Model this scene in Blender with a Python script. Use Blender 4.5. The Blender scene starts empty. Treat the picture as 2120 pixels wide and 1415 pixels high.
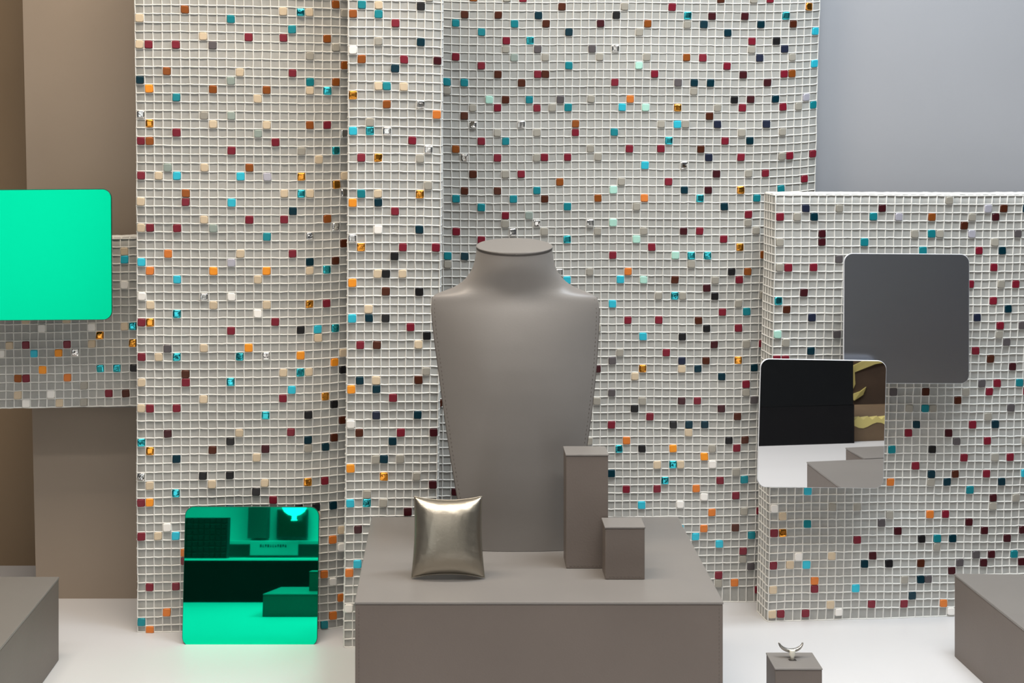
import bpy, bmesh, math, random
from mathutils import Vector, Matrix

C = bpy.context.scene.collection
SC = bpy.context.scene
EYE = 0.731           # camera height above the display floor
FPX = 3300.0          # focal length in pixels of the 2120 px wide photograph

# ------------------------------------------------------------------ camera
cam_d = bpy.data.cameras.new('camera')
cam = bpy.data.objects.new('camera', cam_d)
C.objects.link(cam)
cam.location = (0, 0, EYE)
cam.rotation_euler = (math.radians(90), 0, 0)
cam_d.sensor_fit = 'HORIZONTAL'
cam_d.sensor_width = 36.0
cam_d.lens = FPX / 2120 * 36.0
cam_d.shift_x = (1060 - 941) / 2120
cam_d.shift_y = (207 - 707.5) / 2120
cam_d.clip_start = 0.05
SC.camera = cam

# ------------------------------------------------------------------ colour management, world
SC.view_settings.view_transform = 'Standard'
SC.view_settings.look = 'None'
SC.view_settings.gamma = 1
SC.view_settings.use_curve_mapping = False
SC.view_settings.exposure = 0.0
w = bpy.data.worlds.new('world')
SC.world = w
w.use_nodes = True
w.node_tree.nodes['Background'].inputs[0].default_value = (0.80, 0.84, 0.90, 1)
w.node_tree.nodes['Background'].inputs[1].default_value = 0.085

# ------------------------------------------------------------------ large lights (ceiling light strips of the display)
def area(name, loc, target, sx, sy, power, col, spread=180):
    d = bpy.data.lights.new(name, 'AREA')
    d.shape = 'RECTANGLE'; d.size = sx; d.size_y = sy
    d.energy = power; d.color = col; d.spread = math.radians(spread)
    o = bpy.data.objects.new(name, d); C.objects.link(o)
    o.location = loc
    o.rotation_euler = (Vector(target) - Vector(loc)).to_track_quat('-Z', 'Y').to_euler()
    return o

def spot(name, loc, target, power, col, angle, blend=0.4, size=0.02):
    d = bpy.data.lights.new(name, 'SPOT')
    d.energy = power; d.color = col; d.spot_size = math.radians(angle)
    d.spot_blend = blend; d.shadow_soft_size = size
    o = bpy.data.objects.new(name, d); C.objects.link(o)
    o.location = loc
    o.rotation_euler = (Vector(target) - Vector(loc)).to_track_quat('-Z', 'Y').to_euler()
    return o

WARM = (1.0, 0.86, 0.70)
COOL = (0.86, 0.94, 1.0)
area('ceiling_light_warm', (-0.40, 1.72, 1.61), (-0.40, 1.85, 0.0), 0.80, 0.25, 13.0, WARM)
area('ceiling_light_cool', (0.65, 1.72, 1.61), (0.60, 1.85, 0.0), 0.80, 0.25, 17.5, COOL)
area('ceiling_light_front', (0.1, 1.15, 1.61), (0.1, 1.20, 0.0), 2.0, 0.10, 8.0, (1.0, 0.95, 0.90), 110)
area('shop_ceiling_light', (0.1, 0.2, 2.2), (0.1, 1.6, 0.4), 1.6, 0.5, 4.0, (1.0, 0.93, 0.86))
spot('spot_right', (0.80, 1.50, 1.60), (0.62, 1.96, 0.0), 9, COOL, 34, 0.35)
UPG_T, UPG_Y, UPS_T, LOS_T, LOS_Y = 0.0, 0.0, 1.5, 0.0, 4.1      # tilts and turns of the wall mirrors (degrees)

# ------------------------------------------------------------------ materials
MATS = {}
def mat(name, col, rough=0.5, metal=0.0, spec=0.5, bump=None, noise=None, emit=None, sheen=0, coat=0):
    if name in MATS: return MATS[name]
    m = bpy.data.materials.new(name); m.use_nodes = True
    nt = m.node_tree; b = nt.nodes['Principled BSDF']
    b.inputs['Base Color'].default_value = (*col, 1)
    b.inputs['Roughness'].default_value = rough
    b.inputs['Metallic'].default_value = metal
    b.inputs['Specular IOR Level'].default_value = spec
    if coat:
        b.inputs['Coat Weight'].default_value = coat
        b.inputs['Coat Roughness'].default_value = 0.1
    if emit:
        b.inputs['Emission Color'].default_value = (*emit[0], 1)
        b.inputs['Emission Strength'].default_value = emit[1]
    tc = None
    if noise or bump:
        tc = nt.nodes.new('ShaderNodeTexCoord')
    if noise:                                     # (scale, amount) mottling of the colour
        n = nt.nodes.new('ShaderNodeTexNoise'); n.inputs['Scale'].default_value = noise[0]
        n.inputs['Detail'].default_value = 4
        nt.links.new(tc.outputs['Object'], n.inputs['Vector'])
        r = nt.nodes.new('ShaderNodeMapRange')
        r.inputs['From Min'].default_value = 0.3; r.inputs['From Max'].default_value = 0.7
        r.inputs['To Min'].default_value = 1 - noise[1]; r.inputs['To Max'].default_value = 1 + noise[1]
        nt.links.new(n.outputs['Fac'], r.inputs['Value'])
        mx = nt.nodes.new('ShaderNodeMix'); mx.data_type = 'RGBA'; mx.blend_type = 'MULTIPLY'
        mx.inputs['Factor'].default_value = 1
        mx.inputs['A'].default_value = (*col, 1)
        nt.links.new(r.outputs['Result'], mx.inputs['B'])
        nt.links.new(mx.outputs['Result'], b.inputs['Base Color'])
    if bump:                                      # (scale, strength, distance)
        n2 = nt.nodes.new('ShaderNodeTexNoise'); n2.inputs['Scale'].default_value = bump[0]
        n2.inputs['Detail'].default_value = 3
        nt.links.new(tc.outputs['Object'], n2.inputs['Vector'])
        bp = nt.nodes.new('ShaderNodeBump'); bp.inputs['Strength'].default_value = bump[1]
        bp.inputs['Distance'].default_value = bump[2]
        nt.links.new(n2.outputs['Fac'], bp.inputs['Height'])
        nt.links.new(bp.outputs['Normal'], b.inputs['Normal'])
    MATS[name] = m
    return m

def lin(r, g, b):
    f = lambda v: (v/255/12.92) if v/255 <= 0.04045 else ((v/255+0.055)/1.055)**2.4
    return (f(r), f(g), f(b))

LEATHER_SHADED = mat('taupe_leather_shaded', (0.158, 0.129, 0.111), 0.48, 0, 0.45, bump=(420, 0.25, 0.0006), noise=(9, 0.05))  # same leather as the covers, shade of the block sides painted in
LEATHER_S = mat('taupe_leather_smooth', (0.215, 0.198, 0.183), 0.36, 0, 0.5, bump=(500, 0.12, 0.0004), noise=(12, 0.03))
SEAM = mat('seam_dark', (0.05, 0.043, 0.038), 0.7)
THREADC = mat('stitch_thread', (0.12, 0.10, 0.085), 0.6)
FLOORM = mat('white_laminate', (0.66, 0.655, 0.66), 0.42, 0, 0.4)
WALL_T = mat('taupe_wall', (0.35, 0.285, 0.225), 0.5, 0, 0.4, noise=(6, 0.03))
WALL_D = mat('brown_wall', (0.27, 0.19, 0.115), 0.55, 0, 0.4, noise=(6, 0.03))
WALL_G = mat('grey_wall', (0.40, 0.405, 0.43), 0.38, 0, 0.5, noise=(5, 0.02))
GROUT = mat('mesh_thread', (0.80, 0.79, 0.75), 0.7, bump=(900, 0.3, 0.0004))
CLOTH = mat('mesh_cloth', (0.40, 0.397, 0.375), 0.75, noise=(160, 0.05), bump=(1500, 0.3, 0.0003))
BOARD = mat('panel_board', (0.30, 0.28, 0.25), 0.8)

TILE = {}  # light and dark reflections painted into red, orange, teal and silver tiles
def tile_mat(k, nm, col, rough=0.3, metal=0.0, coat=0.0):
    TILE[k] = mat('tile_' + nm, col, rough, metal, 0.5, coat=coat)
tile_mat('R', 'crimson', lin(122, 18, 40), 0.35, 0.0)
tile_mat('r', 'red_dim', lin(62, 10, 20), 0.3, 0.0)
tile_mat('O', 'orange_lit', lin(255, 158, 40), 0.35, 0.2)
tile_mat('a', 'orange_half_lit', lin(222, 125, 50), 0.35, 0.1)
tile_mat('o', 'orange_dim', lin(152, 82, 28), 0.3, 0.3)
tile_mat('b', 'orange_unlit', lin(80, 35, 16), 0.3, 0.2)  # orange tile with a dark reflection painted in
tile_mat('C', 'teal_lit', lin(50, 195, 220), 0.3, 0.2)
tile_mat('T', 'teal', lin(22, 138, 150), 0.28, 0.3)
tile_mat('t', 'teal_dim', lin(0, 50, 64), 0.25, 0.3)
tile_mat('N', 'teal_unlit', lin(35, 42, 65), 0.3, 0.2)
tile_mat('W', 'silver_lit', lin(250, 246, 240), 0.35, 0.0)  # silver tile, bright reflection put into the colour
tile_mat('E', 'silver_half_lit', lin(214, 194, 165), 0.4, 0.0)
tile_mat('G', 'grey', lin(168, 163, 152), 0.35, 0.1)
tile_mat('g', 'pale_green', lin(155, 168, 160), 0.35, 0.1)
tile_mat('K', 'silver_unlit', lin(28, 27, 29), 0.25, 0.1)  # silver tile, dark reflection put into the colour
tile_mat('D', 'silver_dim', lin(96, 90, 92), 0.28, 0.2)
tile_mat('L', 'lavender', lin(190, 188, 200), 0.3, 0.2)
tile_mat('m', 'mint', lin(185, 235, 218), 0.3, 0.1)
tile_mat('x', 'teal_mirror', (0.06, 0.62, 0.72), 0.07, 1.0)
tile_mat('y', 'amber_mirror', (0.95, 0.40, 0.06), 0.07, 1.0)
tile_mat('M', 'silver_mirror', (0.86, 0.85, 0.83), 0.05, 1.0)
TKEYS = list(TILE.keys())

# ------------------------------------------------------------------ helpers
def obj(name, bm, m, parent=None, smooth=False):
    me = bpy.data.meshes.new(name)
    bm.normal_update(); bm.to_mesh(me); bm.free()
    for mm in (m if isinstance(m, (list, tuple)) else [m]): me.materials.append(mm)
    if smooth:
        for p in me.polygons: p.use_smooth = True
    o = bpy.data.objects.new(name, me); C.objects.link(o)
    if parent: o.parent = parent
    return o

def thing(name, label, cat, loc=(0, 0, 0), group=None):
    o = bpy.data.objects.new(name, None); C.objects.link(o)
    o.location = loc; o.empty_display_size = 0.02
    o['label'] = label; o['category'] = cat
    if group: o['group'] = group
    return o

def tag(o, label, cat, group=None):
    o['label'] = label; o['category'] = cat
    if group: o['group'] = group
    return o

def struct(name, bm, m, parent=None):
    o = obj(name, bm, m, parent); o['kind'] = 'structure'
    return o

def add_box(bm, lo, hi, bev=0.0, seg=2):
    b = bmesh.new()
    bmesh.ops.create_cube(b, size=1)
    for v in b.verts:
        v.co = Vector([(lo[i]+hi[i])/2 + v.co[i]*(hi[i]-lo[i]) for i in range(3)])
    if bev > 0:
        bmesh.ops.bevel(b, geom=b.edges[:], offset=bev, segments=seg, profile=0.6, affect='EDGES')
    merge(bm, b)

def merge(bm, b, M=None):
    vs = [bm.verts.new(M @ v.co if M else v.co) for v in b.verts]
    b.verts.index_update()
    for f in b.faces:
        try:
            nf = bm.faces.new([vs[v.index] for v in f.verts]); nf.material_index = f.material_index; nf.smooth = f.smooth
        except ValueError: pass
    b.free()

def prism(bm, pts, z0, z1, bev=0.0, seg=2):
    b = bmesh.new()
    lo = [b.verts.new((x, y, z0)) for x, y in pts]; hi = [b.verts.new((x, y, z1)) for x, y in pts]
    n = len(pts)
    b.faces.new(hi); b.faces.new(lo[::-1])
    for i in range(n): b.faces.new((lo[i], lo[(i+1) % n], hi[(i+1) % n], hi[i]))
    bmesh.ops.recalc_face_normals(b, faces=b.faces)
    if bev: bmesh.ops.bevel(b, geom=b.edges[:], offset=bev, segments=seg, profile=0.6, affect='EDGES')
    merge(bm, b)

# ------------------------------------------------------------------ setting
b = bmesh.new(); add_box(b, (-1.5, 0.55, -0.03), (2.0, 2.6, 0.0)); struct('floor', b, FLOORM)
b = bmesh.new(); add_box(b, (-1.5, 2.50, 0), (0.3, 2.54, 1.62)); struct('wall_back', b, WALL_D)
b = bmesh.new()
prism(b, [(-0.6125, 2.335), (-0.22, 2.335), (-0.22, 2.375), (-0.6125, 2.375)], 0.0, 1.62)
for v in b.verts:
    if v.co.x < -0.5: v.co.x -= 0.0185 * max(0, v.co.z) / 0.8
struct('wall_left', b, WALL_T)
b = bmesh.new(); add_box(b, (-0.22, 2.372, 0), (2.0, 2.41, 1.62)); struct('wall_right', b, WALL_G)
b = bmesh.new(); add_box(b, (-1.5, 1.05, 1.62), (2.0, 2.6, 1.66)); struct('ceiling', b, mat('ceiling_paint', (0.7, 0.7, 0.69), 0.7))

# ------------------------------------------------------------------ mosaic panels
PANELS = {
'P0': dict(cm=16,rm=18,deg=1,co=[[-0.55086, 0.40714], [0.00093, -0.10678], [0.09398, 0.00182]],
 s='0:15E;1:15C;4:15W;8:3E8E;9:5W11W15E16x;10:12y;11:1E3R8R11E16y;12:0W4C7O9M;14:5O12x14x16K;15:2o3R8a;16:10G;17:2E6W13R15b;18:3W7E10G;'),
'P1': dict(cm=23,rm=73,deg=4,co=[[-0.28815, 0.43144], [-0.00273, -0.42748], [-0.00311, 0.00424], [0.00163, -0.00178], [0.00075, 0.00107], [0.13993, 0.00114], [-0.00113, 0.00421], [2e-05, -0.00134], [4e-05, -0.00091], [-0.00663, 0.00041], [0.00087, -0.0011], [0.0013, -0.00231], [-0.00199, -0.00022], [-0.00098, -0.00128], [0.00281, 0.00012]],
 s='-14:23o;-13:3o11E17R;-12:0t10g19T22o;-11:1O8o14o19E21x;-10:4T13E;-8:0M7G10g;-7:1y8E14E19o21R;-6:4R13g23M;-5:0R1o15R;-4:10R18G20C22x;-3:20E;-2:3g7E12o;-1:0R2E4C11C14L18y23E;0:22o;1:5o16E18x19E23G;2:0E10T;3:17T;4:7E12R16R21o;5:0E1R4R8D22G;6:19G;7:23o;8:3o11E17R;9:0t10g19T22o;10:1O8o14o19E21x;11:4T13E;13:0M7G10g;14:1y8E14E19o21R;15:4R13g23M;16:0R1o15R;17:10R18G22x;18:20E;19:3g7E12o;20:0R2E4C11C14L18y23E;21:22y;22:5o16E18x19E23M;23:0E5R10C;24:17t;25:7E12R16R21o;26:0E1R4R8g22M;27:14T19M;28:23b;29:3a11E17R;30:0C10L19t22b;31:1a8O14O19E21x;32:4C13E;34:0W7M10W;35:1E8E14E19y21R;36:4x13W;37:0R1y15R;38:10R18K20C22x;39:20E;40:3D7E12O;41:0R2E4x11x14M18O23E;42:22O;43:5b16E18x19E23K;44:0E5R10x;45:17C;46:7E16R21y;47:0E1R4R22K;48:14x19K;49:23b;50:3r11E17R;51:0x10K19t22b;52:1y8b14r19G21t;53:4t13E;55:0M7K10K;56:1E8E14E19y21R;57:4x13K;58:0R1O15R;59:10t18K20K22t;60:20E;61:3W7E12o;62:0R2E4C11C14L18y23E;63:22a;64:5a16E18x19E23W;65:5R10T;66:17T;67:7E12R16R21a;68:1R4R8D22W;69:14T19G;70:23a;71:3a11E17R;72:0T10g19T22a;73:1a8o14o19E21T;'),
'P2': dict(cm=10,rm=68,deg=2,co=[[-0.08073, 0.45161], [-0.00386, -0.4016], [-0.00171, 0.00406], [0.05538, -0.00034], [-0.00087, 0.00099], [-0.00051, -0.00061]],
 s='-14:5t;-12:3E4T6E;-11:0y;-10:4o8M;-9:10a;-8:2G;-7:0C2x4M;-6:7R;-5:9M;-4:1R3y8G;-1:9G;0:1T3E8K;1:0o3T;2:5R;4:3G8t;5:0W;6:1o6R10r;7:5t;9:3E4T6E;10:0y;11:4o8M;12:10a;13:2G;14:0C2x4M;15:7R;16:9M;17:1R3y8G;20:9G;21:1T3E8y;22:0O3t;23:5R;25:3W8t;26:0M;27:1y6R10R;28:5K;30:3E4K6E;31:0O;32:4b8K;34:2E;35:0C2t4K;36:7R;37:9K;38:1R3b8E;41:9G;42:1t3E8b;43:0O3t;44:5R;46:3N8t;47:0W;48:1b6R10r;49:5t;51:3G4t6G;52:0O;53:4y8G;54:10r;55:2G;56:0C2x4G;57:7r;59:1r;63:1C;64:0a;68:0W;'),
'P3': dict(cm=47,rm=73,deg=4,co=[[0.24648, 0.43999], [-0.00329, -0.43032], [0.00015, 0.00664], [-0.00183, -0.00231], [0.0016, -0.00031], [0.26279, 0.00026], [-0.0051, 0.00125], [0.00154, 0.00095], [0.00038, 0.00157], [0.01192, -0.00508], [-0.00052, 0.00031], [-0.00283, -3e-05], [0.00808, 0.0036], [0.0007, 0.00266], [-0.01032, 0.00734]],
 s='-14:0o2R9g13G20G26G31o33R40g44G;-13:5R16T25m36R47T;-12:5G7b12R13b27R36G38b43R44b;-11:1T3T10b22R30D32T34T41b;-10:1G32G;-9:6m8b11T15D19G24a37m39b42T46D;-8:4G7R12R14G16T23C26m30y35G38R43R45G47T;-7:3b34b;-6:0G4M10M17o28G30C31G35M41M;-5:7G12G17R22T38G43G;-4:5R8T29x36R39T;-3:2o19G24R28R33o;-2:3M7R12G13R16R20G34M38R43G44R47R;-1:0M26C31M;0:4o8G10R35b39G41R;1:15b23G29R46y;2:3b7b12t22K31x34r38r43x;3:2T9T13b20r26o31G33t40t44b;4:5T16t25G36t47C;5:8R11x39R42K;6:8G12D19D22M39G43N;7:2R9g13G20G26G31o33R40N44G;8:5R16T25m36R47C;9:7b12R13b27R38r43R44o;10:1T3T10b22R30D32t34t41r;11:1G32G;12:6m8b11T15D19G24a37K39r42t46L;13:4G7R12R14G16T23C26m30y35G38R43R45G47T;14:3b34b;15:4M10M17o28G30C31G35N41N;16:7G12G17R22T38G43G;17:5R8T29x36R39t;18:2o19G24R28R33b;19:3M7R12G13R16R20G34N38R43G44R47R;20:26C31M;21:4b8G10R35r39G41R;22:15o23G29R46R;23:3b7b12T22m31t34r38y43T;24:2T9T13b20o26a33x40T;25:5T16T25G36t47t;26:8R11g39R42x;27:8G12M19M22m39G43D;28:0b2R9M13G20G26G31r33R40G44G;29:5R16x25m36R47T;30:5G7b12R13b27R38y43R44b;31:1T3t10b22R30m32x34x41o;32:1G32G;33:6m8b11T15M19G24a37K39o42T46D;34:4G7R12R14G16C23C26m30b35G38R43R45G47T;35:3b34r;36:4M10M17o28G30x31G35K41G;37:7G12G17R22C38G43G;38:5R8T36R39T;39:19G24R28R33b;40:3M7R12G13R16R20G34K38R43G44R47R;41:26C31K;42:4o8G10R35r39G41R;43:15b23G29R46b;44:3b7b12t22D31N34b38y43t;45:9T13b20r26y31E33t40t44b;46:5T16t25E36t47t;47:8R11x39R42x;48:8G12D19D22D39G43D;49:0b9g13G20G26G31r33R40D44G;50:5R16T25K36r47T;51:5G7b12R13b27R38b43R44b;52:3T10b22R30K32t34t;53:32E;54:6m8b11T15D19G24a37K39b42T46D;55:4G7R12R14G16T23x26K30O35G38R43R45G47T;56:3b34O;57:4M10M17o28E30x31E35W;58:7G12G17R22t38G43G;59:5R8T29x36R39T;60:2r19G24R28R33a;61:3M7R12G13R16R20G34W38R43G44R47R;62:26C31W;63:4o8G10R35a39G41R;64:15b46b;65:3b7b12t31C34a38b43t;66:9T13b20r33C40T44b;67:5T16t36C47t;68:8R11x39R42x;69:8G12D19D39G43D;70:9g13G20G40D44G;71:5R16T36R47T;72:5G7b12R13b36G38a43R44b;73:3T10b41R;'),
'P4': dict(cm=31,rm=50,deg=4,co=[[0.18287, 0.29573], [-0.00976, -0.28985], [0.00181, 0.00296], [0.00054, -0.00019], [-0.00116, 0.001], [0.18411, -0.00321], [-0.0038, -0.00092], [0.00061, 0.00029], [0.00024, -0.00013], [-0.00472, -6e-05], [0.00161, -0.00084], [0.00047, -0.00066], [-0.00198, 0.00106], [0.00133, 0.00037], [0.00017, 0.00026]],
 s='0:20G;1:3N7G12r25L27b30t34N38G;2:0R2G4t11T14L18o23G26r33G35t;3:22b;4:5r16G18T19G23L29D36r;5:0G5r10T26G36r;6:17T24R27t;7:7D12R16R21r38D;8:0G1R4R22D26R32R35R39W;9:14T19K;10:23R27G29R;11:3r17R34r;12:0x19t22b26R;13:1b14a19G21t28t32b;14:4N24N35N;15:27R30D;16:0m7D10G27G38D;17:1G14G19a21R28D32G;18:4t13D24R35t;19:0R1R15r26b32R;20:10R18K20T22t29r;21:20G;22:3N7G12r25D27R30T34N38G;23:0R2G4t11T14D18b23G26R31R33G35t;24:22b;25:5r16G18T19G29D36r;26:0G5r10T26G36r;27:17t24R27t;28:7D12R16R21r38D;29:0G1R4R8W22D26R31G32R35R39W;30:14T19K;31:23R27G29R;32:3r17R34r;33:0x19t22b26R31C;34:1b14a19G21t28t32b;35:4C24T35N;36:27r30G;37:0W7G10G27G38D;38:1E14G19a21R32G;39:4T13D24r35t;40:0R1y15r26r31r32R;41:10R18K20T22t29r;42:20G;43:3W7E12r25D27r30T34N38G;44:0R2E4C11t14K18b23D26r31r33G35t;45:22r;46:5a16G18t19D36r;47:0E5R10C36r;48:17t;49:7E12R16R21a38D;50:0E1R4R8W22W32R35R39W;'),
}

def make_panel(key, name, label, y0, x0, slope, thick, rows, cols, seed, edges='LRT', amp=1.0, group=None, curl=(0, 0)):
    """A board wrapped in a white-threaded mesh cloth that carries small coloured square tiles."""
    P = PANELS[key]; rnd = random.Random(seed)
    cm, rm, deg, co = P['cm'], P['rm'], P['deg'], P['co']
    nrm = math.hypot(1, slope); tx, ty = 1/nrm, slope/nrm            # tangent; outward normal = (ty, -tx)
    def poly(c, r):
        u = c/cm*2-1; v = r/rm*2-1; s = z = 0; k = 0
        for a in range(deg+1):
            for e in range(deg+1-a):
                t = u**a * v**e; s += co[k][0]*t; z += co[k][1]*t; k += 1
        return s, z
    def st(c, r):                                                   # cloth coordinates, straight on past the measured field
        cc = min(max(c, -0.5), cm+0.5); rr = min(max(r, -0.5), rm+0.5)
        s, z = poly(cc, rr)
        return s + (c-cc)*0.0118, z - (r-rr)*0.0119
    ph = [rnd.uniform(0, 6.28) for _ in range(8)]
    def bulge(s, z):                                                # gentle waves of the loose cloth, always in front of the board
        q = (math.sin(s*26+z*7+ph[0]) + math.sin(z*31+s*9+ph[1]) + 0.7*math.sin(s*58-z*21+ph[2]) + 0.7*math.sin(z*66+ph[3]))
        return 0.0035 + 0.0009*amp*q
    C0, C1 = -0.5, cols-0.5; R0, R1 = rows[0]-0.5, rows[1]-0.5
    def curled(c):                                                  # cloth rolls back towards a side edge
        a = max(0.0, 1-(C1-c)/6.0) if curl[1] else 0.0
        e = max(0.0, 1-(c-C0)/6.0) if curl[0] else 0.0
        return -(curl[1]*a**1.6 + curl[0]*e**1.6)
    inset = max(curl); grounded = key != 'P0'
    PIT = 0.0118
    jit = {}
    def pos(c, r, h=0.0):
        back = 0.0; side = 0
        cc = c
        if c < C0: back = (C0-c)*PIT; cc = C0; side = -1
        if c > C1: back = (c-C1)*PIT; cc = C1; side = 1
        rr = r
        if r < R0: rr = R0; back = max(back, (R0-r)*PIT)
        s, z = st(cc, rr)
        k = (round(c*2), round(r*2))
        if k not in jit: jit[k] = (rnd.gauss(0, 0.00020), rnd.gauss(0, 0.00018), rnd.gauss(0, 0.00012))
        j = jit[k]
        z = max(z + j[1], 0.0006)
        if grounded and rr >= R1-0.01: z = 0.0006
        d = bulge(s, z) + j[2] + curled(cc)
        if c < C0 or c > C1:
            s += side*(0.0012 + h); d = d - back
        elif r < R0:
            z += 0.0012 + h; d = d - back
        else:
            s += j[0]; d += h
        return Vector((x0 + s*tx + d*ty, y0 + s*ty - d*tx, z))
    root = thing(name, label, 'mosaic panel', tuple(Vector((x0, y0, 0))), group)
    M = Matrix.Translation(-Vector((x0, y0, 0)))
    nb = int(thick/PIT)
    cl = C0 - (nb if 'L' in edges else 0); cr = C1 + (nb if 'R' in edges else 0)
    rt = R0 - (nb if 'T' in edges else 0)
    # rounded board
    s00, z00 = st(C0, R0); s11, z11 = st(C1, R1)
    bm = bmesh.new()
    N = 16
    ring = []
    for i in range(N+1):
        r = R0 + (R1-R0)*i/N
        sl, zl = st(C0, r); sr, zr = st(C1, r); z = max(min(zl, zr), 0.0)
        if grounded and i == N: z = 0.0
        row = []
        for (s, d) in ((sl+0.001, -inset), (sr-0.001, -inset), (sr-0.001, -thick), (sl+0.001, -thick)):
            row.append(bm.verts.new(Vector((x0 + s*tx + d*ty, y0 + s*ty - d*tx, z)) - Vector((x0, y0, 0))))
        ring.append(row)
        if i:
            for k in range(4): bm.faces.new((ring[i-1][k], ring[i-1][(k+1) % 4], ring[i][(k+1) % 4], ring[i][k]))
    bm.faces.new(ring[0]); bm.faces.new(ring[-1][::-1])
    bmesh.ops.recalc_face_normals(bm, faces=bm.faces)
    obj('board', bm, BOARD, root)
    # cloth, threads and tiles: one facing
    bm = bmesh.new()
    def frange(a, e):
        n = int(round(e-a)); return [a+i for i in range(n+1)]
    CL = frange(cl, cr); RL = frange(rt, R1)
    def P_(c, r, h=0): return M @ pos(c, r, h)
    g = {(i, j): bm.verts.new(P_(c, r)) for i, c in enumerate(CL) for j, r in enumerate(RL)
         if not ((c < C0 or c > C1) and r < R0)}
    for i in range(len(CL)-1):
        for j in range(len(RL)-1):
            q = [(i, j), (i, j+1), (i+1, j+1), (i+1, j)]
            if all(k in g for k in q):
                f = bm.faces.new([g[k] for k in q]); f.material_index = 1; f.smooth = True
    def ribbon(nodes, wdir, wid, h):
        # nodes: list of (c, r); profile: base, shoulder, shoulder, base
        prev = None
        for n_, (c, r) in enumerate(nodes):
            wv = wid*(1+rnd.uniform(-0.16, 0.16)); hh = h*(1+rnd.uniform(-0.15, 0.15))
            k = wv/PIT/2
            if wdir == 'r': a = [(c, r+k), (c, r+k*0.62), (c, r-k*0.62), (c, r-k)]
            else: a = [(c-k, r), (c-k*0.62, r), (c+k*0.62, r), (c+k, r)]
            base = P_(c, r); bh = P_(c, r, hh); up = bh-base
            a0 = (c+0.01, r) if wdir == 'c' else (c, r+0.01)
            # local axis of the strip width
            if wdir == 'r': ax = Vector((0, 0, 1)) if not r < R0 else Vector((ty, -tx, 0))*-1
            else:
                ax = Vector((-tx, -ty, 0)) if C0 <= c <= C1 else Vector((ty, -tx, 0))*(1 if c < C0 else -1)
            row = [bm.verts.new(base - ax*wv*0.5), bm.verts.new(bh - ax*wv*0.3), bm.verts.new(bh + ax*wv*0.3), bm.verts.new(base + ax*wv*0.5)]
            if prev:
                for q in range(3):
                    f = bm.faces.new((prev[q], prev[q+1], row[q+1], row[q])); f.material_index = 0; f.smooth = True
            prev = row
    for r in RL:
        cs = CL if r >= R0 else [c for c in CL if C0 <= c <= C1]
        nodes = []
        for i, c in enumerate(cs):
            nodes.append((c, r))
            if i < len(cs)-1: nodes.append((c+0.5, r))
        ribbon(nodes, 'r', 0.0018, 0.0013)
    for c in CL:
        rs = RL if C0 <= c <= C1 else [r for r in RL if r >= R0]
        ribbon([(c, r) for r in rs], 'c', 0.0016, 0.0011)
    # tiles
    def tile(c, r, k):
        o = pos(c, r, 0.0); s, z = st(min(c, cm+0.5), max(r, -0.5))
        U = (pos(c+0.5, r) - pos(c-0.5, r)).normalized()
        V = (pos(c, r-0.5) - pos(c, r+0.5)).normalized()
        Nn = U.cross(V).normalized()
        if Nn.y > 0: Nn = -Nn
        mirror = k in 'xyM'
        tl = 0.10 if mirror else 0.03
        a1, a2 = rnd.gauss(0, tl), rnd.gauss(0, tl)
        half = 0.00535*(1+rnd.uniform(-0.03, 0.03)); rr = 0.0019; hgt = 0.0030; bv = 0.0008
        rot = rnd.gauss(0, 0.02); cr_, sr_ = math.cos(rot), math.sin(rot)
        out = []
        for (qx, qy, a0) in ((1, 1, 0), (-1, 1, 90), (-1, -1, 180), (1, -1, 270)):
            for st_ in (0, 45, 90):
                a = math.radians(a0+st_)
                out.append((qx*(half-rr)+math.cos(a)*rr, qy*(half-rr)+math.sin(a)*rr))
        def pt(x, y, h, tilt=True):
            x, y = x*cr_-y*sr_, x*sr_+y*cr_
            if tilt: h = h + x*a1 + y*a2
            q = o + U*x + V*y + Nn*h
            q.z = max(q.z, 0.0004)
            return M @ q
        lo = [bm.verts.new(pt(x, y, 0.0, False)) for x, y in out]
        mi = [bm.verts.new(pt(x, y, hgt-bv)) for x, y in out]
        f1 = 1-bv/half
        hi = [bm.verts.new(pt(x*f1, y*f1, hgt)) for x, y in out]
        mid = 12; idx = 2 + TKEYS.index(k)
        for A, B in ((lo, mi), (mi, hi)):
            for i in range(mid):
                f = bm.faces.new((A[i], A[(i+1) % mid], B[(i+1) % mid], B[i])); f.material_index = idx; f.smooth = (A is mi)
        if mirror:                                                   # buckled foil-like face: inner ring and centre pushed about
            inn = [bm.verts.new(pt(x*0.5, y*0.5, hgt + rnd.gauss(0, 0.00013))) for x, y in out]
            cc_ = bm.verts.new(pt(rnd.gauss(0, .0006), rnd.gauss(0, .0006), hgt + rnd.gauss(0, 0.0004)))
            for i in range(mid):
                f = bm.faces.new((hi[i], hi[(i+1) % mid], inn[(i+1) % mid], inn[i])); f.material_index = idx; f.smooth = True
                f = bm.faces.new((inn[i], inn[(i+1) % mid], cc_)); f.material_index = idx; f.smooth = True
        else:
            f = bm.faces.new(hi); f.material_index = idx
    for chunk in P['s'].split(';'):
        if not chunk: continue
        r, rest = chunk.split(':'); r = int(r); num = ''
        for ch in rest:
            if ch.isdigit(): num += ch
            else:
                c = int(num); num = ''
                if rows[0] <= r < rows[1] and c < cols: tile(c, r, ch)
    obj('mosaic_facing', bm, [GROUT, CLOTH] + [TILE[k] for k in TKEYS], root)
    return root

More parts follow.
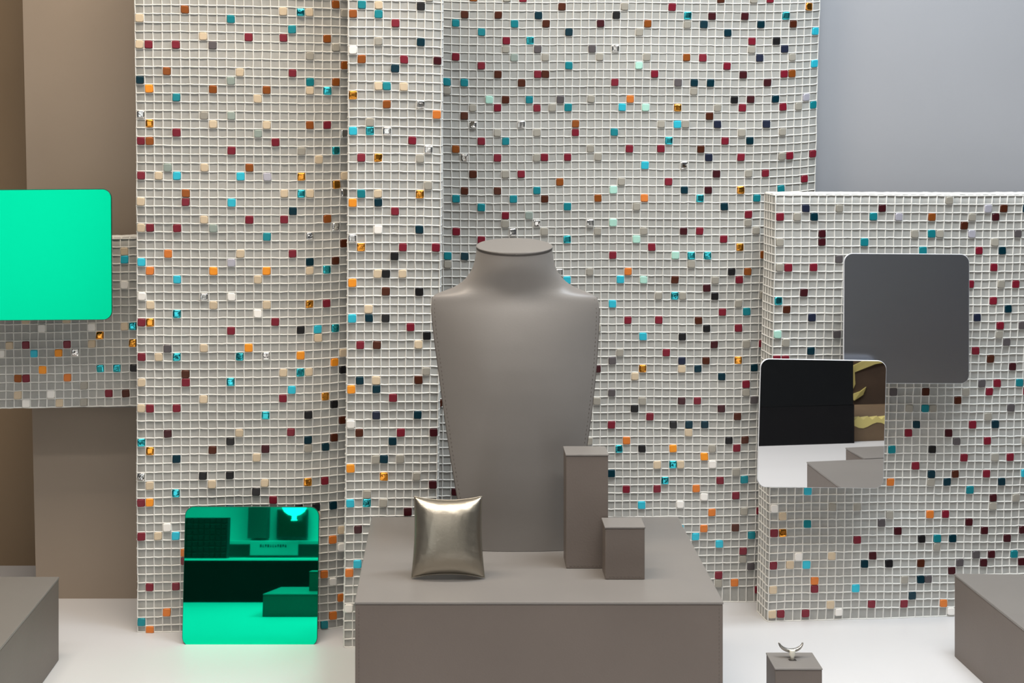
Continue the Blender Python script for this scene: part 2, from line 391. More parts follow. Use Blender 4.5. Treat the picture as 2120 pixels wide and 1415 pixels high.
make_panel('P0', 'mosaic_screen', 'short mosaic panel hung behind the large green mirror, lower edge above the floor',
           2.27, 0, 0, 0.04, (-1, 19), 17, 1, 'RT', 0.8)
make_panel('P1', 'mosaic_screen', 'tall mosaic panel with warm tiles standing behind the small green mirror',
           2.193, 0, 0, 0.05, (-14, 74), 24, 2, 'LR', 1.0, None, (0, 0.022))
make_panel('P2', 'mosaic_screen', 'narrowest tall mosaic panel, standing foremost just left of the necklace bust',
           2.13, 0, 0, 0.05, (-14, 73), 11, 3, 'LR', 0.9, None, (0, 0.006))
make_panel('P3', 'mosaic_screen', 'widest tall mosaic panel directly behind the necklace bust',
           2.322, 0, 0, 0.035, (-14, 74), 48, 4, 'R', 1.1, None, (0, 0.016))
make_panel('P4', 'mosaic_screen', 'low wide mosaic panel at right behind the two silver mirrors, its top edge in view',
           2.234, 0.453, 0.10, 0.05, (0, 51), 38, 5, 'LT', 0.9)

# ------------------------------------------------------------------ mirrors
def rrect(w, h, r, n=8):
    pts = []
    for qx, qy, a0 in ((1, 1, 0), (-1, 1, 90), (-1, -1, 180), (1, -1, 270)):
        for i in range(n+1):
            a = math.radians(a0 + 90*i/n)
            pts.append((qx*(w/2-r)+math.cos(a)*r, qy*(h/2-r)+math.sin(a)*r))
    return pts

def slab(w, h, r, t, bev):
    """rounded square slab, front at y=0 facing -y, thickness t, bevelled rim"""
    bm = bmesh.new(); n = None
    rings = []
    for (ins, y) in ((bev, 0), (0, bev), (0, t-bev), (bev, t)):
        rings.append([bm.verts.new((x, y, z)) for x, z in rrect(w-2*ins, h-2*ins, max(r-ins, 0.001))])
    n = len(rings[0])
    bm.faces.new(rings[0]); bm.faces.new(rings[-1][::-1])
    for a in range(3):
        for i in range(n):
            f = bm.faces.new((rings[a][i], rings[a][(i+1) % n], rings[a+1][(i+1) % n], rings[a+1][i]))
    bmesh.ops.recalc_face_normals(bm, faces=bm.faces)
    return bm

def mirror(name, label, loc, rot, w, h, face_m, rim_m, prop=None, corner=0.0125):
    root = thing(name, label, 'mirror', loc)
    root.rotation_euler = rot
    bm = slab(w, h, corner, 0.0035, 0.0006)
    obj('acrylic_back', bm, rim_m, root)
    bm = bmesh.new()
    pts = rrect(w-0.0016, h-0.0016, corner-0.0008)
    fr = [bm.verts.new((x, -0.0004, z)) for x, z in pts]; bk = [bm.verts.new((x, 0.0002, z)) for x, z in pts]
    bm.faces.new(fr); bm.faces.new(bk[::-1])
    for i in range(len(pts)): bm.faces.new((fr[i], fr[(i+1) % len(pts)], bk[(i+1) % len(pts)], bk[i]))
    bmesh.ops.recalc_face_normals(bm, faces=bm.faces)
    obj('mirror_face', bm, face_m, root)
    if prop:
        for (px_, pz_) in prop[1]:
            bm = bmesh.new()
            add_box(bm, (px_-0.012, 0.0035, pz_-0.012), (px_+0.012, prop[0], pz_+0.012), 0.001)
            obj('standoff', bm, mat('standoff_acrylic', (0.5, 0.5, 0.5), 0.3), root)
    return root

GREEN = mat('green_mirror', (0.002, 0.93, 0.52), 0.015, 1.0)
GREEN_S = mat('green_mirror_satin', (0.002, 0.90, 0.46), 0.22, 1.0)
GREEN_R = mat('green_rim', (0.0, 0.10, 0.06), 0.2)
SILV = mat('silver_mirror', (0.90, 0.90, 0.90), 0.01, 1.0)
SILV_S = mat('silver_mirror_satin', (0.52, 0.545, 0.60), 0.25, 1.0)
CLEAR_R = mat('light_acrylic_rim', (0.72, 0.73, 0.76), 0.25)

def at(px_, py_, y):                                                 # world point on the depth plane y
    return Vector(((px_-941)/FPX*y, y, EYE-(py_-207)/FPX*y))
R = math.radians

# leaning on the floor against the tall panel
mirror('square_mirror', 'small green mirror standing on the white floor, leaning on the tall mosaic panel',
       at(519.5, 1194, 2.150) + Vector((0, 0, 0)), (R(-7.4), R(0.2), R(0)), 0.182, 0.1835, GREEN, GREEN_R,
       (0.024, [(-0.04, 0.05), (0.04, 0.05)]))
mirror('square_mirror', 'large bright green mirror mounted on the short mosaic panel at the left edge',
       at(95, 528, 2.200), (R(-UPG_T), R(-0.4), R(UPG_Y)), 0.182, 0.181, GREEN_S, GREEN_R,
       (0.060, [(-0.03, -0.03), (0.04, -0.03)]))
mirror('square_mirror', 'upper silver mirror, plain dull grey, on the low mosaic panel at right',
       at(1877, 660, 2.200), (R(-UPS_T), R(0.7), R(3.0)), 0.1765, 0.179, SILV_S, CLEAR_R,
       (0.045, [(-0.03, 0.03), (0.04, -0.03)]))
mirror('square_mirror', 'lower silver mirror reflecting a black block and a taped cardboard box',
       at(1702, 878, 2.165), (R(LOS_T), R(1.6), R(LOS_Y)), 0.175, 0.1745, SILV, CLEAR_R,
       (0.058, [(0.02, 0.0), (0.05, -0.03)]))

# ------------------------------------------------------------------ leather-covered display blocks
def stitches(bm, p0, p1, nrm, step=0.0042, ln=0.0026, wd=0.0007, h=0.0004):
    p0 = Vector(p0); p1 = Vector(p1); d = (p1-p0); L = d.length; d.normalize(); nrm = Vector(nrm).normalized(); s = d.cross(nrm)
    n = int(L/step)
    for i in range(n):
        c = p0 + d*(i+0.5)*L/n
        vs = []
        for a, e, k in ((-1, -1, 0), (1, -1, 0), (1, 1, 0), (-1, 1, 0), (-1, -1, 1), (1, -1, 1), (1, 1, 1), (-1, 1, 1)):
            sc = 1 if k == 0 else 0.7
            vs.append(bm.verts.new(c + d*a*ln/2*sc + s*e*wd/2*sc + nrm*(h*k - 0.0001)))
        for f in ((4, 5, 6, 7), (0, 1, 5, 4), (1, 2, 6, 5), (2, 3, 7, 6), (3, 0, 4, 7)):
            bm.faces.new([vs[i_] for i_ in f])

def block(name, label, pts, z0, z1, cap=0.0022, bev=0.0012, over=0.0007, stitch=None, cat='display block', group=None, seamed=True):
    cx = sum(p[0] for p in pts)/len(pts); cy = sum(p[1] for p in pts)/len(pts)
    root = thing(name, label, cat, (cx, cy, z0), group)
    loc = [(x-cx, y-cy) for x, y in pts]
    H = z1-z0
    bm = bmesh.new(); prism(bm, loc, 0.0, H-cap, bev); obj('body', bm, LEATHER_SHADED, root)
    def off(k):
        o = []
        for x, y in loc: o.append((x + k*(1 if x > 0 else -1), y + k*(1 if y > 0 else -1)))
        return o
    bm = bmesh.new(); prism(bm, off(over), H-cap, H, min(cap*0.4, bev)); obj('top_cover', bm, LEATHER_S, root)
    if stitch:
        for (a, c_, n) in stitch:
            bm = bmesh.new()
            stitches(bm, (a[0]-cx, a[1]-cy, a[2]-z0), (c_[0]-cx, c_[1]-cy, c_[2]-z0), n)
            obj('stitching', bm, THREADC, root)
    return root

PT = 0.1795
block('display_plinth', 'large leather-covered plinth in the middle carrying the necklace bust and pillow',
      [(-0.1092, 1.750), (0.2948, 1.750), (0.2948, 2.108), (-0.1092, 2.108)], 0.0, PT, 0.003, 0.0015, 0.0006,
      [((-0.1050, 1.750, 0.0), (-0.1050, 1.750, PT-0.006), (0, -1, 0)), ((0.2906, 1.750, 0.0), (0.2906, 1.750, PT-0.006), (0, -1, 0))], 'plinth')
block('display_plinth', 'low leather-covered plinth cut off by the lower left corner of the photo',
      [(-1.0, 1.60), (-0.5157, 1.60), (-0.5157, 2.078), (-1.0, 2.078)], 0.0, 0.109, 0.003, 0.0015, 0.0006, None, 'plinth')
block('display_plinth', 'low leather-covered plinth cut off by the right edge of the photo',
      [(0.686, 1.612), (1.25, 1.590), (1.25, 2.070), (0.656, 2.092)], 0.0, 0.109, 0.003, 0.0015, 0.0006, None, 'plinth')
block('display_block', 'tall narrow leather-covered block beside the bust on the plinth',
      [(0.1312, 1.874), (0.1807, 1.874), (0.1807, 1.918), (0.1312, 1.918)], PT, PT+0.1346, 0.0022, 0.0012, 0.0007,
      [((0.1345, 1.874, PT+0.0035), (0.1775, 1.874, PT+0.0035), (0, -1, 0))], 'display block')
block('display_block', 'short cube-like leather block in front of the tall block on the plinth',
      [(0.1731, 1.831), (0.2186, 1.831), (0.2186, 1.871), (0.1731, 1.871)], PT, PT+0.0608, 0.0022, 0.0012, 0.0007,
      [((0.1765, 1.831, PT+0.0035), (0.2155, 1.831, PT+0.0035), (0, -1, 0))], 'display block')
block('ring_block', 'small leather-covered cube on the white floor holding up a ring clip',
      [(0.3698, 1.838), (0.4240, 1.838), (0.4240, 1.891), (0.3698, 1.891)], 0.0, 0.075, 0.002, 0.0012, 0.0005, None, 'display block')

# ------------------------------------------------------------------ ring clip on the ring block
rc = thing('ring_clip', 'open silver ring clip on a clear stem, standing on the small cube at lower right', 'ring holder', (0.3955, 1.866, 0.075))
bm = bmesh.new()
prev = None; n = 40
for i in range(n+1):
    a = math.radians(186 + (354-186)*i/n)
    rx, rz = 0.0140, 0.0098
    e = abs(i/n-0.5)*2
    hw = 0.0036*(1-0.4*e*e); th = 0.0023*(1-0.62*e*e)
    cx_ = math.cos(a)*rx; cz_ = 0.0200 + math.sin(a)*rz
    nx, nz = math.cos(a)/rx, math.sin(a)/rz; l = math.hypot(nx, nz); nx /= l; nz /= l
    row = []
    for k in range(10):
        q = 2*math.pi*k/10
        row.append(bm.verts.new((cx_+nx*th*math.cos(q), hw*math.sin(q) - 0.002*e, cz_+nz*th*math.cos(q))))
    if prev:
        for k in range(10): bm.faces.new((prev[k], prev[(k+1) % 10], row[(k+1) % 10], row[k]))
    else: bm.faces.new(row[::-1])
    prev = row
bm.faces.new(prev)
o = obj('clip_band', bm, mat('brushed_silver', (0.52, 0.50, 0.46), 0.28, 1.0), rc, True)
o.rotation_euler = (R(-22), 0, 0); o.location = (0, 0.0035, -0.001)
bm = bmesh.new()
prev = None
for (z, rx, ry) in ((0.0005, .0022, .0022), (0.004, .0024, .0024), (0.0065, .0040, .0026), (0.0085, .0030, .0025), (0.0112, .0036, .0028), (0.0118, .0030, .0024)):
    row = [bm.verts.new((rx*math.cos(2*math.pi*k/16), ry*math.sin(2*math.pi*k/16), z)) for k in range(16)]
    if prev:
        for k in range(16): bm.faces.new((prev[k], prev[(k+1) % 16], row[(k+1) % 16], row[k]))
    else: bm.faces.new(row[::-1])
    prev = row
bm.faces.new(prev)
obj('stem', bm, mat('milky_acrylic', (0.80, 0.78, 0.68), 0.2), rc, True)
bm = bmesh.new(); add_box(bm, (-0.0042, -0.0035, 0.0001), (0.0042, 0.0025, 0.0006), 0.0002)
obj('slot', bm, SEAM, rc)

# ------------------------------------------------------------------ necklace bust
bust = thing('necklace_bust', 'taupe leather necklace bust with a flat oval neck top, standing on the plinth', 'jewellery bust', (0.0742, 1.96, PT))
SB = 1.944/FPX
LV = [  # (py, xl, xr, front depth, back depth, front power p, front root q, y centre)
 (1142.5, 967, 1179, 0.006, .010, 2.6, 1.0, 1.950), (1090, 957.5, 1187.5, 0.01, .011, 2.6, 1.0, 1.952), (1040, 948, 1197.5, 0.015, .012, 2.5, 1.0, 1.954),
 (990, 939.5, 1207.5, 0.02, .012, 2.4, 1.0, 1.956), (950, 932.5, 1214, 0.024, .012, 2.3, 1.0, 1.958), (912, 927, 1219.5, 0.028, .012, 2.3, 1.0, 1.960),
 (862, 920, 1227, 0.032, .012, 2.2, 1.0, 1.962), (812, 913, 1233, 0.036, .012, 2.2, 1.0, 1.964), (762, 906.5, 1238, 0.038, .012, 2.1, 1.0, 1.966),
 (712, 899.5, 1241.5, 0.0365, .012, 2.1, 1.0, 1.968), (680, 896, 1243.5, 0.0335, .012, 2.1, 1.0, 1.969), (655, 893.5, 1244.3, 0.03, .012, 2.1, 1.0, 1.970),
 (638, 892.6, 1244.5, 0.027, .012, 2.1, 1.0, 1.971), (626, 892.8, 1242.5, 0.0245, .012, 2.1, 1.0, 1.972), (618, 896, 1236, 0.0235, .013, 2.1, 0.98, 1.973),
 (613, 908, 1225, 0.024, .015, 2.1, .95, 1.974), (608, 924, 1208, 0.0255, .018, 2.1, .90, 1.975), (602, 940, 1193, 0.027, .022, 2.05, .82, 1.976),
 (595, 952, 1182, 0.0295, .027, 2.0, .72, 1.978), (587, 961.5, 1172, .034, .032, 2.0, .62, 1.980), (578, 969.5, 1164, .037, .036, 2.0, .55, 1.981),
 (568, 976, 1157.5, .040, .040, 2.0, .5, 1.982), (556, 981, 1153, .0425, .042, 2.0, .5, 1.983), (542, 984.5, 1150, .044, .044, 2.0, .5, 1.984),
 (530, 986.7, 1148.3, .0445, .0445, 2.0, .5, 1.985), (519, 988, 1147, .045, .045, 2.0, .5, 1.985)]
def resample(L, n=96):                                               # smooth the form between the measured heights
    ys = [l[0] for l in L]; out = []
    hs = [ys[0] + (ys[-1]-ys[0])*i/n for i in range(n+1)]
    def val(y, k):
        y = min(max(y, ys[-1]), ys[0])
        for i in range(len(ys)-1):
            if ys[i] >= y >= ys[i+1]:
                t = (ys[i]-y)/(ys[i]-ys[i+1]); return L[i][k]*(1-t) + L[i+1][k]*t
    def sm(y, k, sg):
        tot = wt = 0
        for d in range(-12, 13):
            g = math.exp(-0.5*(d/5)**2); v_ = val(y + d/5*sg, k); tot += g*v_; wt += g
        return tot/wt
    for y in hs:
        edge = min(1.0, (ys[0]-y)/20, (y-ys[-1])/12)
        out.append((y, sm(y, 1, 3*edge), sm(y, 2, 3*edge), sm(y, 3, 12*edge), sm(y, 4, 6*edge), sm(y, 5, 10*edge), sm(y, 6, 12*edge), sm(y, 7, 12*edge)))
    return out
LV = resample(LV)
LOW = [l for l in LV if l[0] >= 617][::4]
def bust_ring(L, n=48, ins=0.0):
    py_, xl, xr, bf, bb, p, q, yc = L
    z = EYE-(py_-207)*SB - PT
    xa = (xl-941)*SB - 0.0742 + ins; xb = (xr-941)*SB - 0.0742 - ins
    c = (xa+xb)/2; a = (xb-xa)/2; yc -= 1.96
    pts = []
    for i in range(n+1):                                             # front, left to right
        th = math.pi*i/n; u = -math.cos(th)
        yy = -bf*max(0, 1-abs(u)**p)**q
        if q < .99: pass
        pts.append(Vector((c+u*a, yc+yy, z)))
    qb = 0.12 + (0.38 if q <= .5 else 0.38*(1-q)/0.5)
    for i in range(1, n):
        th = math.pi*i/n; u = math.cos(th)
        pts.append(Vector((c+u*a, yc+bb*max(0, 1-abs(u)**2)**qb, z)))
    return pts
def tilt_top(pts, z_ref=0.366):                                      # neck top slopes down towards the viewer
    out = []
    for v in pts:
        v = v.copy(); k = max(0.0, min(1.0, (v.z-0.335)/0.03))
        v.z += k*(v.y-0.025)*0.115
        out.append(v)
    return out
bm = bmesh.new(); prev = None
for L in LV:
    row = [bm.verts.new(v) for v in tilt_top(bust_ring(L))]
    m_ = len(row)
    if prev:
        for k in range(m_): bm.faces.new((prev[k], prev[(k+1) % m_], row[(k+1) % m_], row[k]))
    else: bm.faces.new(row[::-1])
    prev = row
bm.faces.new(prev)
bmesh.ops.recalc_face_normals(bm, faces=bm.faces)
for f in bm.faces: f.smooth = True
for e in bm.edges:
    if len(e.link_faces) == 2 and e.calc_face_angle(0) > 0.8: e.smooth = False
obj('bust_form', bm, LEATHER_S, bust)
# neck cap
def ring_at(L, ins, dz):
    return [v + Vector((0, 0, dz)) for v in tilt_top(bust_ring(L, 48, ins))]
bm = bmesh.new(); prev = None
for ins, dz in ((0.0012, 0.0), (0.0012, 0.0006), (-0.0006, 0.0010), (-0.0008, 0.0018), (0.0002, 0.0024), (0.0014, 0.0026)):
    row = [bm.verts.new(v) for v in ring_at(LV[-1], ins, dz)]
    m_ = len(row)
    if prev:
        for k in range(m_): bm.faces.new((prev[k], prev[(k+1) % m_], row[(k+1) % m_], row[k]))
    else: bm.faces.new(row[::-1])
    prev = row
bm.faces.new(prev)
bmesh.ops.recalc_face_normals(bm, faces=bm.faces)
obj('neck_top', bm, LEATHER_S, bust, False)
bm = bmesh.new(); prev = None
for ins, dz in ((-0.0004, -0.0016), (-0.0006, 0.0002), (0.0006, 0.0010)):
    row = [bm.verts.new(v) for v in ring_at(LV[-1], ins, dz)]
    if prev:
        for k in range(len(row)): bm.faces.new((prev[k], prev[(k+1) % len(row)], row[(k+1) % len(row)], row[k]))
    prev = row
obj('neck_seam', bm, SEAM, bust)
# stitching down both edges
for side in (0, 1):
    bm = bmesh.new(); path = []
    for L in LOW:
        r_ = bust_ring(L)
        n = 48
        tgt = 0.0034
        e = r_[0] if side == 0 else r_[n]
        best = min(range(n+1), key=lambda k: abs(abs(r_[k].x-e.x)-tgt))
        k2 = best + (1 if side == 0 else -1)
        # interpolate
        a_, b_ = r_[best], r_[k2]
        x = e.x + (tgt if side == 0 else -tgt)
        t_ = (x-a_.x)/(b_.x-a_.x) if abs(b_.x-a_.x) > 1e-9 else 0
        path.append(a_.lerp(b_, t_))
    for a_, b_ in zip(path, path[1:]):
        nn = Vector((-0.35 if side == 0 else 0.35, -1, 0))
        stitches(bm, a_, b_, nn, 0.0040, 0.0024, 0.0007, 0.0006)
    obj('stitching', bm, THREADC, bust)
# welt along the side edges
for side in (0, 1):
    bm = bmesh.new(); prev = None
    for L in LOW:
        r_ = bust_ring(L); e = r_[0] if side == 0 else r_[48]
        row = [bm.verts.new(e + Vector((math.cos(q)*0.0009, math.sin(q)*0.0009+0.0012, 0))) for q in [2*math.pi*k/8 for k in range(8)]]
        if prev:
            for k in range(8): bm.faces.new((prev[k], prev[(k+1) % 8], row[(k+1) % 8], row[k]))
        prev = row
    obj('edge_welt', bm, mat('dark_welt', (0.10, 0.085, 0.072), 0.5), bust, True)

# ------------------------------------------------------------------ metallic pillow
pil = thing('jewellery_pillow', 'small pewter metallic pillow standing on the plinth left of the bust', 'pillow', (-0.0075, 1.836, PT))
NP = 40
PW, PH = 0.0405, 0.0455
bm = bmesh.new()
def pil_pt(u, v, side):
    pin = 0.11                                                       # edges pulled in between the corners
    x = u*PW*(1 - 0.055*(1-v*v)**1.0) ; z = v*PH*(1 - pin*0.85*(1-u*u)**1.0)
    x *= 1.0 - 0.035*v                                               # a little wider at the bottom
    f = max(0, (1-u**4)*(1-v**4))
    d = 0.0185*f**0.55 * (0.80+0.20*math.cos(u*1.5)*math.cos(v*1.5))
    # crumple ribs running from the corners
    w_ = 0.0006*math.sin(u*17+v*9)*math.sin(v*13-u*7)*f*(abs(u)**3+abs(v)**3)
    return Vector((x, (-1 if side == 0 else 1)*(d+w_), z))
vv = {}
for side in (0, 1):
    for i in range(NP+1):
        for j in range(NP+1):
            rim = i in (0, NP) or j in (0, NP)
            if side == 1 and rim: vv[(1, i, j)] = vv[(0, i, j)]; continue
            u = math.sin((i/NP*2-1)*math.pi/2); v = math.sin((j/NP*2-1)*math.pi/2)
            u = 0.5*u + 0.5*(i/NP*2-1); v = 0.5*v + 0.5*(j/NP*2-1)
            vv[(side, i, j)] = bm.verts.new(pil_pt(u, v, side))
for side in (0, 1):
    for i in range(NP):
        for j in range(NP):
            q = [vv[(side, i, j)], vv[(side, i+1, j)], vv[(side, i+1, j+1)], vv[(side, i, j+1)]]
            if side: q = q[::-1]
            bm.faces.new(q)
bmesh.ops.recalc_face_normals(bm, faces=bm.faces)
PEW = mat('pewter_leather', (0.38, 0.345, 0.285), 0.33, 0.92, 0.5, bump=(260, 0.35, 0.0005), noise=(14, 0.06))
pc = obj('cushion', bm, PEW, pil, True)
pc.rotation_euler = (R(-9), 0, R(0)); pc.location = (0, 0.004, PH+0.0012)
bm = bmesh.new()                                                     # seam piping round the edge
pr = [pil_pt(-1+2*i/NP, -1, 0) for i in range(NP)] + [pil_pt(1, -1+2*i/NP, 0) for i in range(NP)] + \
     [pil_pt(1-2*i/NP, 1, 0) for i in range(NP)] + [pil_pt(-1, 1-2*i/NP, 0) for i in range(NP)]
prev = None; first = None; nn = len(pr)
for i in range(nn):
    t_ = (pr[(i+1) % nn]-pr[i-1]).normalized(); s_ = t_.cross(Vector((0, 1, 0)))
    row = [bm.verts.new(pr[i] + (s_*math.cos(q)+Vector((0, 1, 0))*math.sin(q))*0.0007) for q in [2*math.pi*k/6 for k in range(6)]]
    if prev:
        for k in range(6): bm.faces.new((prev[k], prev[(k+1) % 6], row[(k+1) % 6], row[k]))
    else: first = row
    prev = row
for k in range(6): bm.faces.new((prev[k], prev[(k+1) % 6], first[(k+1) % 6], first[k]))
pw = obj('seam_piping', bm, PEW, pil, True)
pw.rotation_euler = pc.rotation_euler; pw.location = pc.location

# ------------------------------------------------------------------ what stands opposite the wall and shows in the mirrors
block('display_plinth', 'leather-covered plinth joined to the right plinth, seen only in the lower silver mirror',
      [(0.795, 1.515), (1.25, 1.495), (1.25, 1.583), (0.795, 1.601)], 0.0, 0.109, 0.003, 0.0015, 0.0006, None, 'plinth')
block('display_plinth', 'flat leather-covered plinth seen only in the small green mirror',
      [(-0.331, 1.205), (-0.10, 1.205), (-0.10, 1.505), (-0.331, 1.505)], 0.0, 0.038, 0.002, 0.0012, 0.0005, None, 'plinth')
block('display_block', 'little dark block on the flat plinth, seen only in the small green mirror',
      [(-0.262, 1.33), (-0.205, 1.33), (-0.205, 1.385), (-0.262, 1.385)], 0.038, 0.072, 0.002, 0.0012, 0.0005, None, 'display block')
DARK = mat('dark_upstand', (0.008, 0.008, 0.009), 0.6, 0, 0.12)
WHITE = mat('white_paint', (0.80, 0.80, 0.78), 0.5)
b = bmesh.new(); add_box(b, (-1.5, 0.955, 0.0), (1.022, 1.0, 0.082)); struct('trim_1', b, DARK)
b = bmesh.new(); add_box(b, (-1.5, 0.950, 0.082), (0.45, 1.001, 0.086)); struct('trim_2', b, WHITE)
blk = thing('black_block', 'black block on the front ledge, seen in the lower silver mirror', 'display block', (0.87, 0.9, 0.086))
bm = bmesh.new(); add_box(bm, (-0.30, 0.050, -0.004), (0.150, 0.101, 0.105), 0.002); obj('body', bm, mat('black_lacquer', (0.007, 0.008, 0.009), 0.6, 0, 0.12), blk)
# dark mosaic block on the ledge
mb = thing('mosaic_block', 'dark mosaic block on the front ledge, seen in the small green mirror', 'display block', (-0.52, 0.975, 0.086))
bm = bmesh.new(); add_box(bm, (-0.09, -0.022, 0), (0.054, 0.018, 0.081), 0.001)
obj('body', bm, mat('dark_core', (0.010, 0.012, 0.012), 0.6), mb)
bm = bmesh.new()
for i in range(12):
    for j in range(7):
        add_box(bm, (-0.088+i*0.0118, 0.0178, 0.001+j*0.0115), (-0.088+i*0.0118+0.0100, 0.0200, 0.001+j*0.0115+0.0098), 0.0004, 1)
obj('tile_facing', bm, mat('dark_tile', (0.018, 0.022, 0.022), 0.25), mb)
# cardboard boxes with yellow tape
CARD = mat('cardboard', (0.16, 0.105, 0.06), 0.8, noise=(30, 0.08)); TAPE = mat('yellow_tape', (0.62, 0.52, 0.18), 0.4)
cb = thing('cardboard_box', 'low open cardboard box with yellow tape, seen in the lower silver mirror', 'box', (1.20, 0.90, 0.0))
bm = bmesh.new(); add_box(bm, (-0.172, -0.08, 0), (0.172, 0.085, 0.046), 0.001); obj('carton', bm, CARD, cb)
bm = bmesh.new()
n = 34
top = [bm.verts.new((-0.172+0.344*i/n, 0.0856, 0.050+0.004*(1 if i % 2 else -1))) for i in range(n+1)]
bot = [bm.verts.new((-0.172+0.344*i/n, 0.0862, 0.034-0.006*math.sin(i*.9))) for i in range(n+1)]
bk = [bm.verts.new((-0.172+0.344*i/n, 0.060, 0.047)) for i in range(n+1)]
for i in range(n):
    bm.faces.new((top[i], top[i+1], bot[i+1], bot[i])); bm.faces.new((bk[i], bk[i+1], top[i+1], top[i]))
obj('tape', bm, TAPE, cb)
cb = thing('cardboard_box', 'tall brown cardboard box with peeling yellow tape, seen in the lower silver mirror', 'box', (1.26, 0.68, 0.0))
bm = bmesh.new(); add_box(bm, (-0.18, -0.1, 0), (0.2, 0.1, 0.30), 0.001); obj('carton', bm, mat('dark_cardboard', (0.075, 0.045, 0.028), 0.8, noise=(30, 0.08)), cb)
for pts in ([(-0.172, .118), (-0.150, .128), (-0.146, .085), (-0.158, .062), (-0.170, .075)], [(-0.150, .128), (-0.110, .145), (-0.07, .150), (-0.06, .135), (-0.10, .130), (-0.148, .112)],
            [(-0.160, .060), (-0.135, .068), (-0.120, .078), (-0.128, .060), (-0.150, .048)]):
    b2 = bmesh.new(); lo = [b2.verts.new((x, 0.1002, z)) for x, z in pts]; hi = [b2.verts.new((x, 0.1040+0.002*math.sin(i*2), z)) for i, (x, z) in enumerate(pts)]
    b2.faces.new(hi); b2.faces.new(lo[::-1])
    for i in range(len(pts)): b2.faces.new((lo[i], lo[(i+1) % len(pts)], hi[(i+1) % len(pts)], hi[i]))
    bmesh.ops.recalc_face_normals(b2, faces=b2.faces)
    obj('tape', b2, TAPE, cb)
# shop behind the viewer
b = bmesh.new(); add_box(b, (-3.0, -1.66, -0.6), (2.4, -1.60, 2.3)); struct('wall_front', b, mat('shop_wall', (0.72, 0.73, 0.72), 0.6))
b = bmesh.new(); add_box(b, (-3.0, -1.60, -0.62), (2.4, 0.5, -0.58)); struct('floor_shop', b, mat('shop_floor', (0.35, 0.33, 0.30), 0.4))
area('shop_wall_light', (-0.6, -0.8, 1.9), (-0.7, -1.6, 0.1), 1.4, 0.3, 26.0, (1.0, 0.97, 0.93))
wn = thing('added_glow_panel', 'added glowing panel opposite, giving the large green mirror its glow', 'added_glow_panel', (-1.75, -1.59, 0.1))  # added emitter that brightens the green mirror and fills from front left
bm = bmesh.new(); add_box(bm, (-0.60, 0.0, -0.45), (0.62, 0.006, 1.15), 0.002)
obj('glow_face', bm, mat('added_glow', (0.8, 0.8, 0.8), 0.3, emit=((0.95, 1.0, 1.0), 0.80)), wn)
bm = bmesh.new()
for lo, hi in (((-0.64, 0, -0.49), (-0.60, 0.02, 1.19)), ((0.62, 0, -0.49), (0.66, 0.02, 1.19)), ((-0.60, 0, -0.49), (0.62, 0.02, -0.45)), ((-0.60, 0, 1.15), (0.62, 0.02, 1.19))):
    add_box(bm, lo, hi)
obj('added_glow_frame', bm, WHITE, wn)
pl_ = mat('dark_fitting', (0.05, 0.055, 0.055), 0.5)
sh = thing('wall_shelf', 'long white shelf with a nameplate on the opposite shop wall', 'shelf', (-0.64, -1.5, 0.03))
bm = bmesh.new(); add_box(bm, (-0.30, -0.1, 0.050), (0.35, 0.03, 0.062), 0.001); obj('board', bm, WHITE, sh)
bm = bmesh.new(); add_box(bm, (-0.30, -0.1, 0.0), (0.35, 0.0, 0.006), 0.001); obj('lower_board', bm, WHITE, sh)
np_ = None
bm = bmesh.new(); add_box(bm, (-0.08, 0.031, 0.012), (0.09, 0.036, 0.060), 0.001); np_ = obj('nameplate', bm, mat('plate_white', (0.86, 0.86, 0.84), 0.4), sh)
bm = bmesh.new(); rl = random.Random(4)
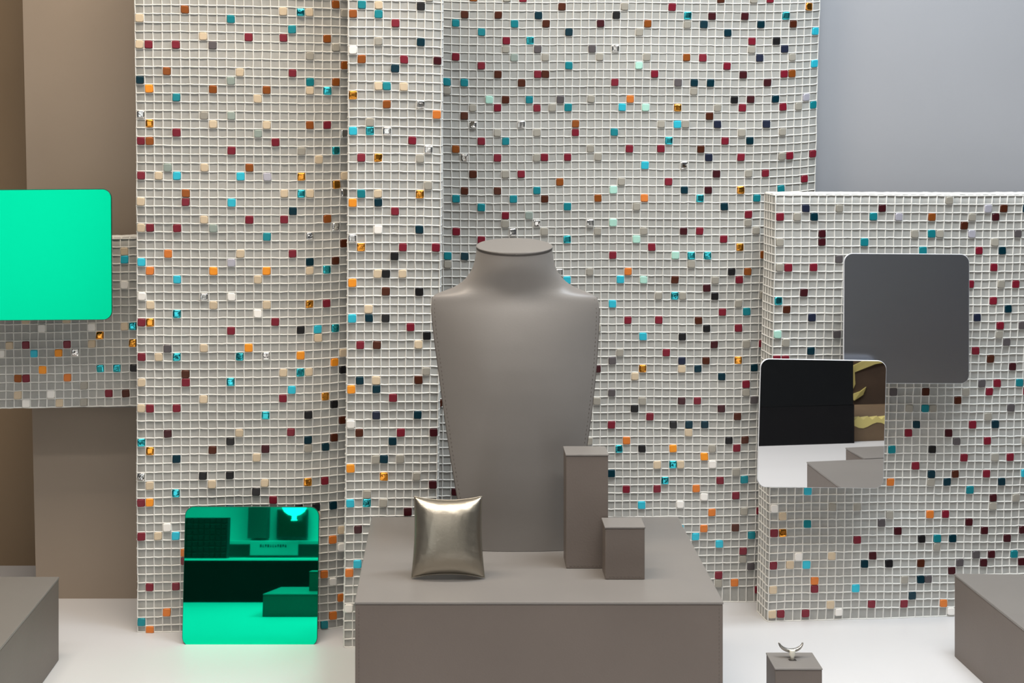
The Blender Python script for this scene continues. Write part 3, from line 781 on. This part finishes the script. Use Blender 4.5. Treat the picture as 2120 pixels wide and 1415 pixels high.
for i in range(11):
    x = -0.045 + i*0.0088
    for k in range(2):
        zz = 0.040 + rl.choice((0, 0.004, 0.007)); add_box(bm, (x+k*0.003, 0.036, 0.040), (x+k*0.003+0.0014, 0.0366, 0.049))
    add_box(bm, (x, 0.036, rl.choice((0.040, 0.044, 0.0475))), (x+0.0055, 0.0366, rl.choice((0.0415, 0.0455, 0.049))+0.0005))
obj('lettering', bm, pl_, np_)
cl = thing('column', 'dark green-grey column beside the shelf on the opposite wall', 'column', (-0.70, -1.55, 0.10))
bm = bmesh.new(); add_box(bm, (-0.035, -0.05, 0.0), (0.033, 0.05, 1.4), 0.002); obj('shaft', bm, mat('column_paint', (0.10, 0.11, 0.10), 0.5), cl)
sc_ = thing('screen', 'dark screen on the opposite shop wall', 'screen', (-0.583, -1.56, 0.10))
bm = bmesh.new(); add_box(bm, (-0.055, -0.04, 0.0), (0.055, 0.0, 0.10), 0.002); obj('housing', bm, pl_, sc_)
bm = bmesh.new(); add_box(bm, (-0.050, 0.0, 0.005), (0.050, 0.001, 0.095), 0.0003); obj('display', bm, mat('dark_glass', (0.03, 0.05, 0.04), 0.1), sc_)
lp = thing('wall_lamp', 'white bowl-shaped wall lamp in front of the dark screen', 'lamp', (-0.565, -1.45, 0.20))
bm = bmesh.new(); prev = None
for r_, z_ in ((0.045, 0.02), (0.044, 0.006), (0.036, -0.008), (0.022, -0.018), (0.008, -0.022), (0.008, -0.034), (0.012, -0.038)):
    row = [bm.verts.new((r_*math.cos(2*math.pi*k/24), r_*math.sin(2*math.pi*k/24), z_)) for k in range(24)]
    if prev:
        for k in range(24): bm.faces.new((prev[k], prev[(k+1) % 24], row[(k+1) % 24], row[k]))
    else: bm.faces.new(row)
    prev = row
bm.faces.new(prev[::-1])
obj('lamp_bowl', bm, mat('lamp_glass', (0.9, 0.9, 0.88), 0.3, emit=((1, 0.98, 0.94), 2.5)), lp, True)
bm = bmesh.new(); add_box(bm, (-0.006, -0.15, 0.004), (0.006, -0.03, 0.014), 0.001); obj('bracket', bm, WHITE, lp)
